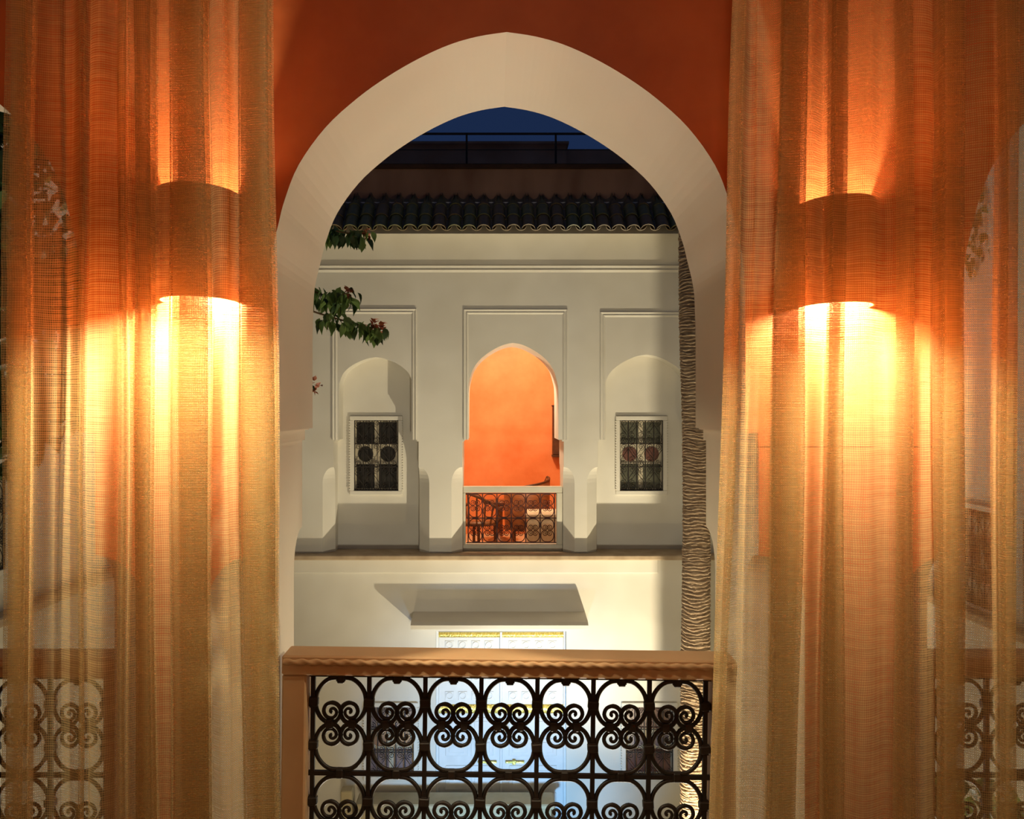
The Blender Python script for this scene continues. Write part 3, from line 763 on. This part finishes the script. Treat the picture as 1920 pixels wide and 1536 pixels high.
r = thing('wooden_wall_lantern', W(1041, 808, 13.4), 'narrow dark wooden lantern box on the far orange wall', 'lantern')
a = W(1036, 853, 13.5); b = W(1050, 762, 13.5)
mb = MB(); mb.box(a.x, b.x, 13.42, 13.6, a.z, b.z, 0, .01); mb.build('box', M['darkwood'], r)
mb = MB(); mb.box(a.x-.01, b.x+.01, 13.40, 13.6, a.z-.03, a.z, 0, .005); mb.box(a.x-.01, b.x+.01, 13.40, 13.6, b.z, b.z+.02, 0, .005); mb.build('end_board', M['darkwood'], r)

# ------------------------------------------------------------------ wall sconces on the near piers
def sconce(px, ptop, pbot, label, width_px):
    Yc = YF; R = width_px/2/ (F/1.87); x = wx(px, 1.86); zt, zb = wz(ptop, 1.86), wz(pbot, 1.86)
    r = thing('wall_sconce', (x, YF, zb), label, 'lamp', 'half-round plaster sconces on the piers')
    mb = MB(); n = 20; th = .006
    def ring(z, rr): return [(x+rr*math.cos(PI+PI*k/n), YF-.001+rr*1.4*math.sin(PI+PI*k/n), z) for k in range(n+1)]
    mb.grid([ring(zt, R-th), ring(zt, R), ring(zb, R), ring(zb, R-th), ring(zt, R-th)])
    mb.build('shade', M['sconce'], r, True)
    mb = MB(); mb.box(x-.02, x+.02, YF-.035, YF, (zt+zb)/2-.02, (zt+zb)/2+.03, 0, .004); hold = mb.build('lamp_holder', M['rod'], r)
    mb = MB(); mb.lathe([(.001, -.03), (.014, -.024), (.018, -.008), (.012, .012), (.008, .02)], 12, x, YF-.045); 
    me, c = mb.mesh('bulb', M['glass'], True); put('bulb', me, c+Vector((0, 0, (zt+zb)/2-.02)), r)
    lamp('sconce_down_light', 'POINT', (x, YF-.090, zb+.024), 46, (1.0, .90, .60), .014)
    lamp('sconce_up_light', 'POINT', (x, YF-.090, zt-.04), 1.0, (1.0, .90, .58), .014)
    return r
sconce(358, 352, 560, 'half-round sconce glowing behind the left gauze curtain', 150)
sconce(1586, 372, 570, 'half-round sconce glowing behind the right gauze curtain', 140)

# ------------------------------------------------------------------ gauze curtains
def curtain(label, segs, shift, seed, Yc=1.72):
    rnd = random.Random(seed)
    plan = []                                     # (px, depth offset)
    for a, b, k in segs:
        if k == 's':
            n = max(2, int((b-a)/12)); amp = rnd.uniform(.006, .016); ph_ = rnd.uniform(0, 6)
            for i in range(n+1):
                t = i/n; plan.append((a+(b-a)*t, amp*math.sin(ph_+t*PI*max(1, (b-a)/45))))
        elif k == 'D':
            m = (b-a); e = 0
            for q in range(5):
                y_ = -.026+.012*q; seq = [(a+m*.04*q, y_-.003), (a+m*.25, y_), (a+m*.75, y_), (b-m*.03*(q % 3), y_+.003)]
                plan += seq if q % 2 == 0 else seq[::-1]
        else:
            m = (b-a)
            plan += [(a+m*.3, -.016), (a+m*.8, -.022), (b+1, -.018), (b-m*.1, -.008), (a+m*.5, -.004), (a+1, .004), (a, .012), (a+m*.3, .018), (a+m*.8, .018), (b, .010)]
    for _ in range(2):
        q = [plan[0]]
        for p, n in zip(plan, plan[1:]):
            q += [(p[0]*.75+n[0]*.25, p[1]*.75+n[1]*.25), (p[0]*.25+n[0]*.75, p[1]*.25+n[1]*.75)]
        plan = q+[plan[-1]]
    s = [0.0]
    for p, n in zip(plan, plan[1:]): s.append(s[-1]+math.hypot((n[0]-p[0])/971, n[1]-p[1]))
    zs = [1.46-(1.46-NFLOOR-.01)*i/44 for i in range(45)]
    mb = MB(); rows = []
    for z in zs:
        py = CY-z*F/Yc; row = []
        for px, dy in plan:
            x = px+shift(px, py)+2.2*math.sin(px*.043+py*.0041+seed)+1.2*math.sin(px*.11-py*.007)
            row.append((wx(x, Yc), Yc+dy*(1+.25*math.sin(py*.003+px*.05)), z))
        rows.append(row)
    mb.grid(rows)
    me, c = mb.mesh('curtain', M['gauze'], True)
    uv = me.uv_layers.new(name='weave'); n = len(plan)
    vals = [0.0]*(2*len(me.loops)); vi = [0]*len(me.loops); me.loops.foreach_get('vertex_index', vi)
    for li, v in enumerate(vi): vals[2*li] = s[v % n]; vals[2*li+1] = zs[v//n]
    uv.data.foreach_set('uv', vals)
    return tag(put('curtain', me, c), label, 'curtain', 'gauze curtains beside the arch')
segL = [(20,56,'D'),(56,112,'s'),(112,156,'s'),(148,163,'d'),(163,222,'s'),(222,242,'d'),(242,262,'s'),(262,288,'D'),(288,325,'s'),(325,394,'D'),(394,432,'s'),(430,455,'s'),(455,517,'D')]
curtain('beige open-weave gauze curtain hanging left of the arch', segL, lambda px, py: (py-760)*(.010*(px-260)/260), 1)
segR = [(1364,1384,'d'),(1384,1412,'s'),(1412,1450,'s'),(1450,1505,'D'),(1505,1550,'s'),(1550,1580,'D'),(1580,1682,'s'),(1682,1706,'d'),(1706,1752,'s'),(1752,1800,'D'),(1800,1868,'s'),(1868,1896,'D'),(1896,1935,'s')]
curtain('beige open-weave gauze curtain hanging right of the arch', segR, lambda px, py: -(py-440)*.030*max(0, 1-(px-1364)/320)**1.3, 2)
mb = MB(); mb.tube([(-1.6, 1.72, 1.475), (1.9, 1.72, 1.475)], .012, 10)
tag(mb.build('curtain_rod', M['rod'], None, True), 'black rod that carries both gauze curtains', 'rod')
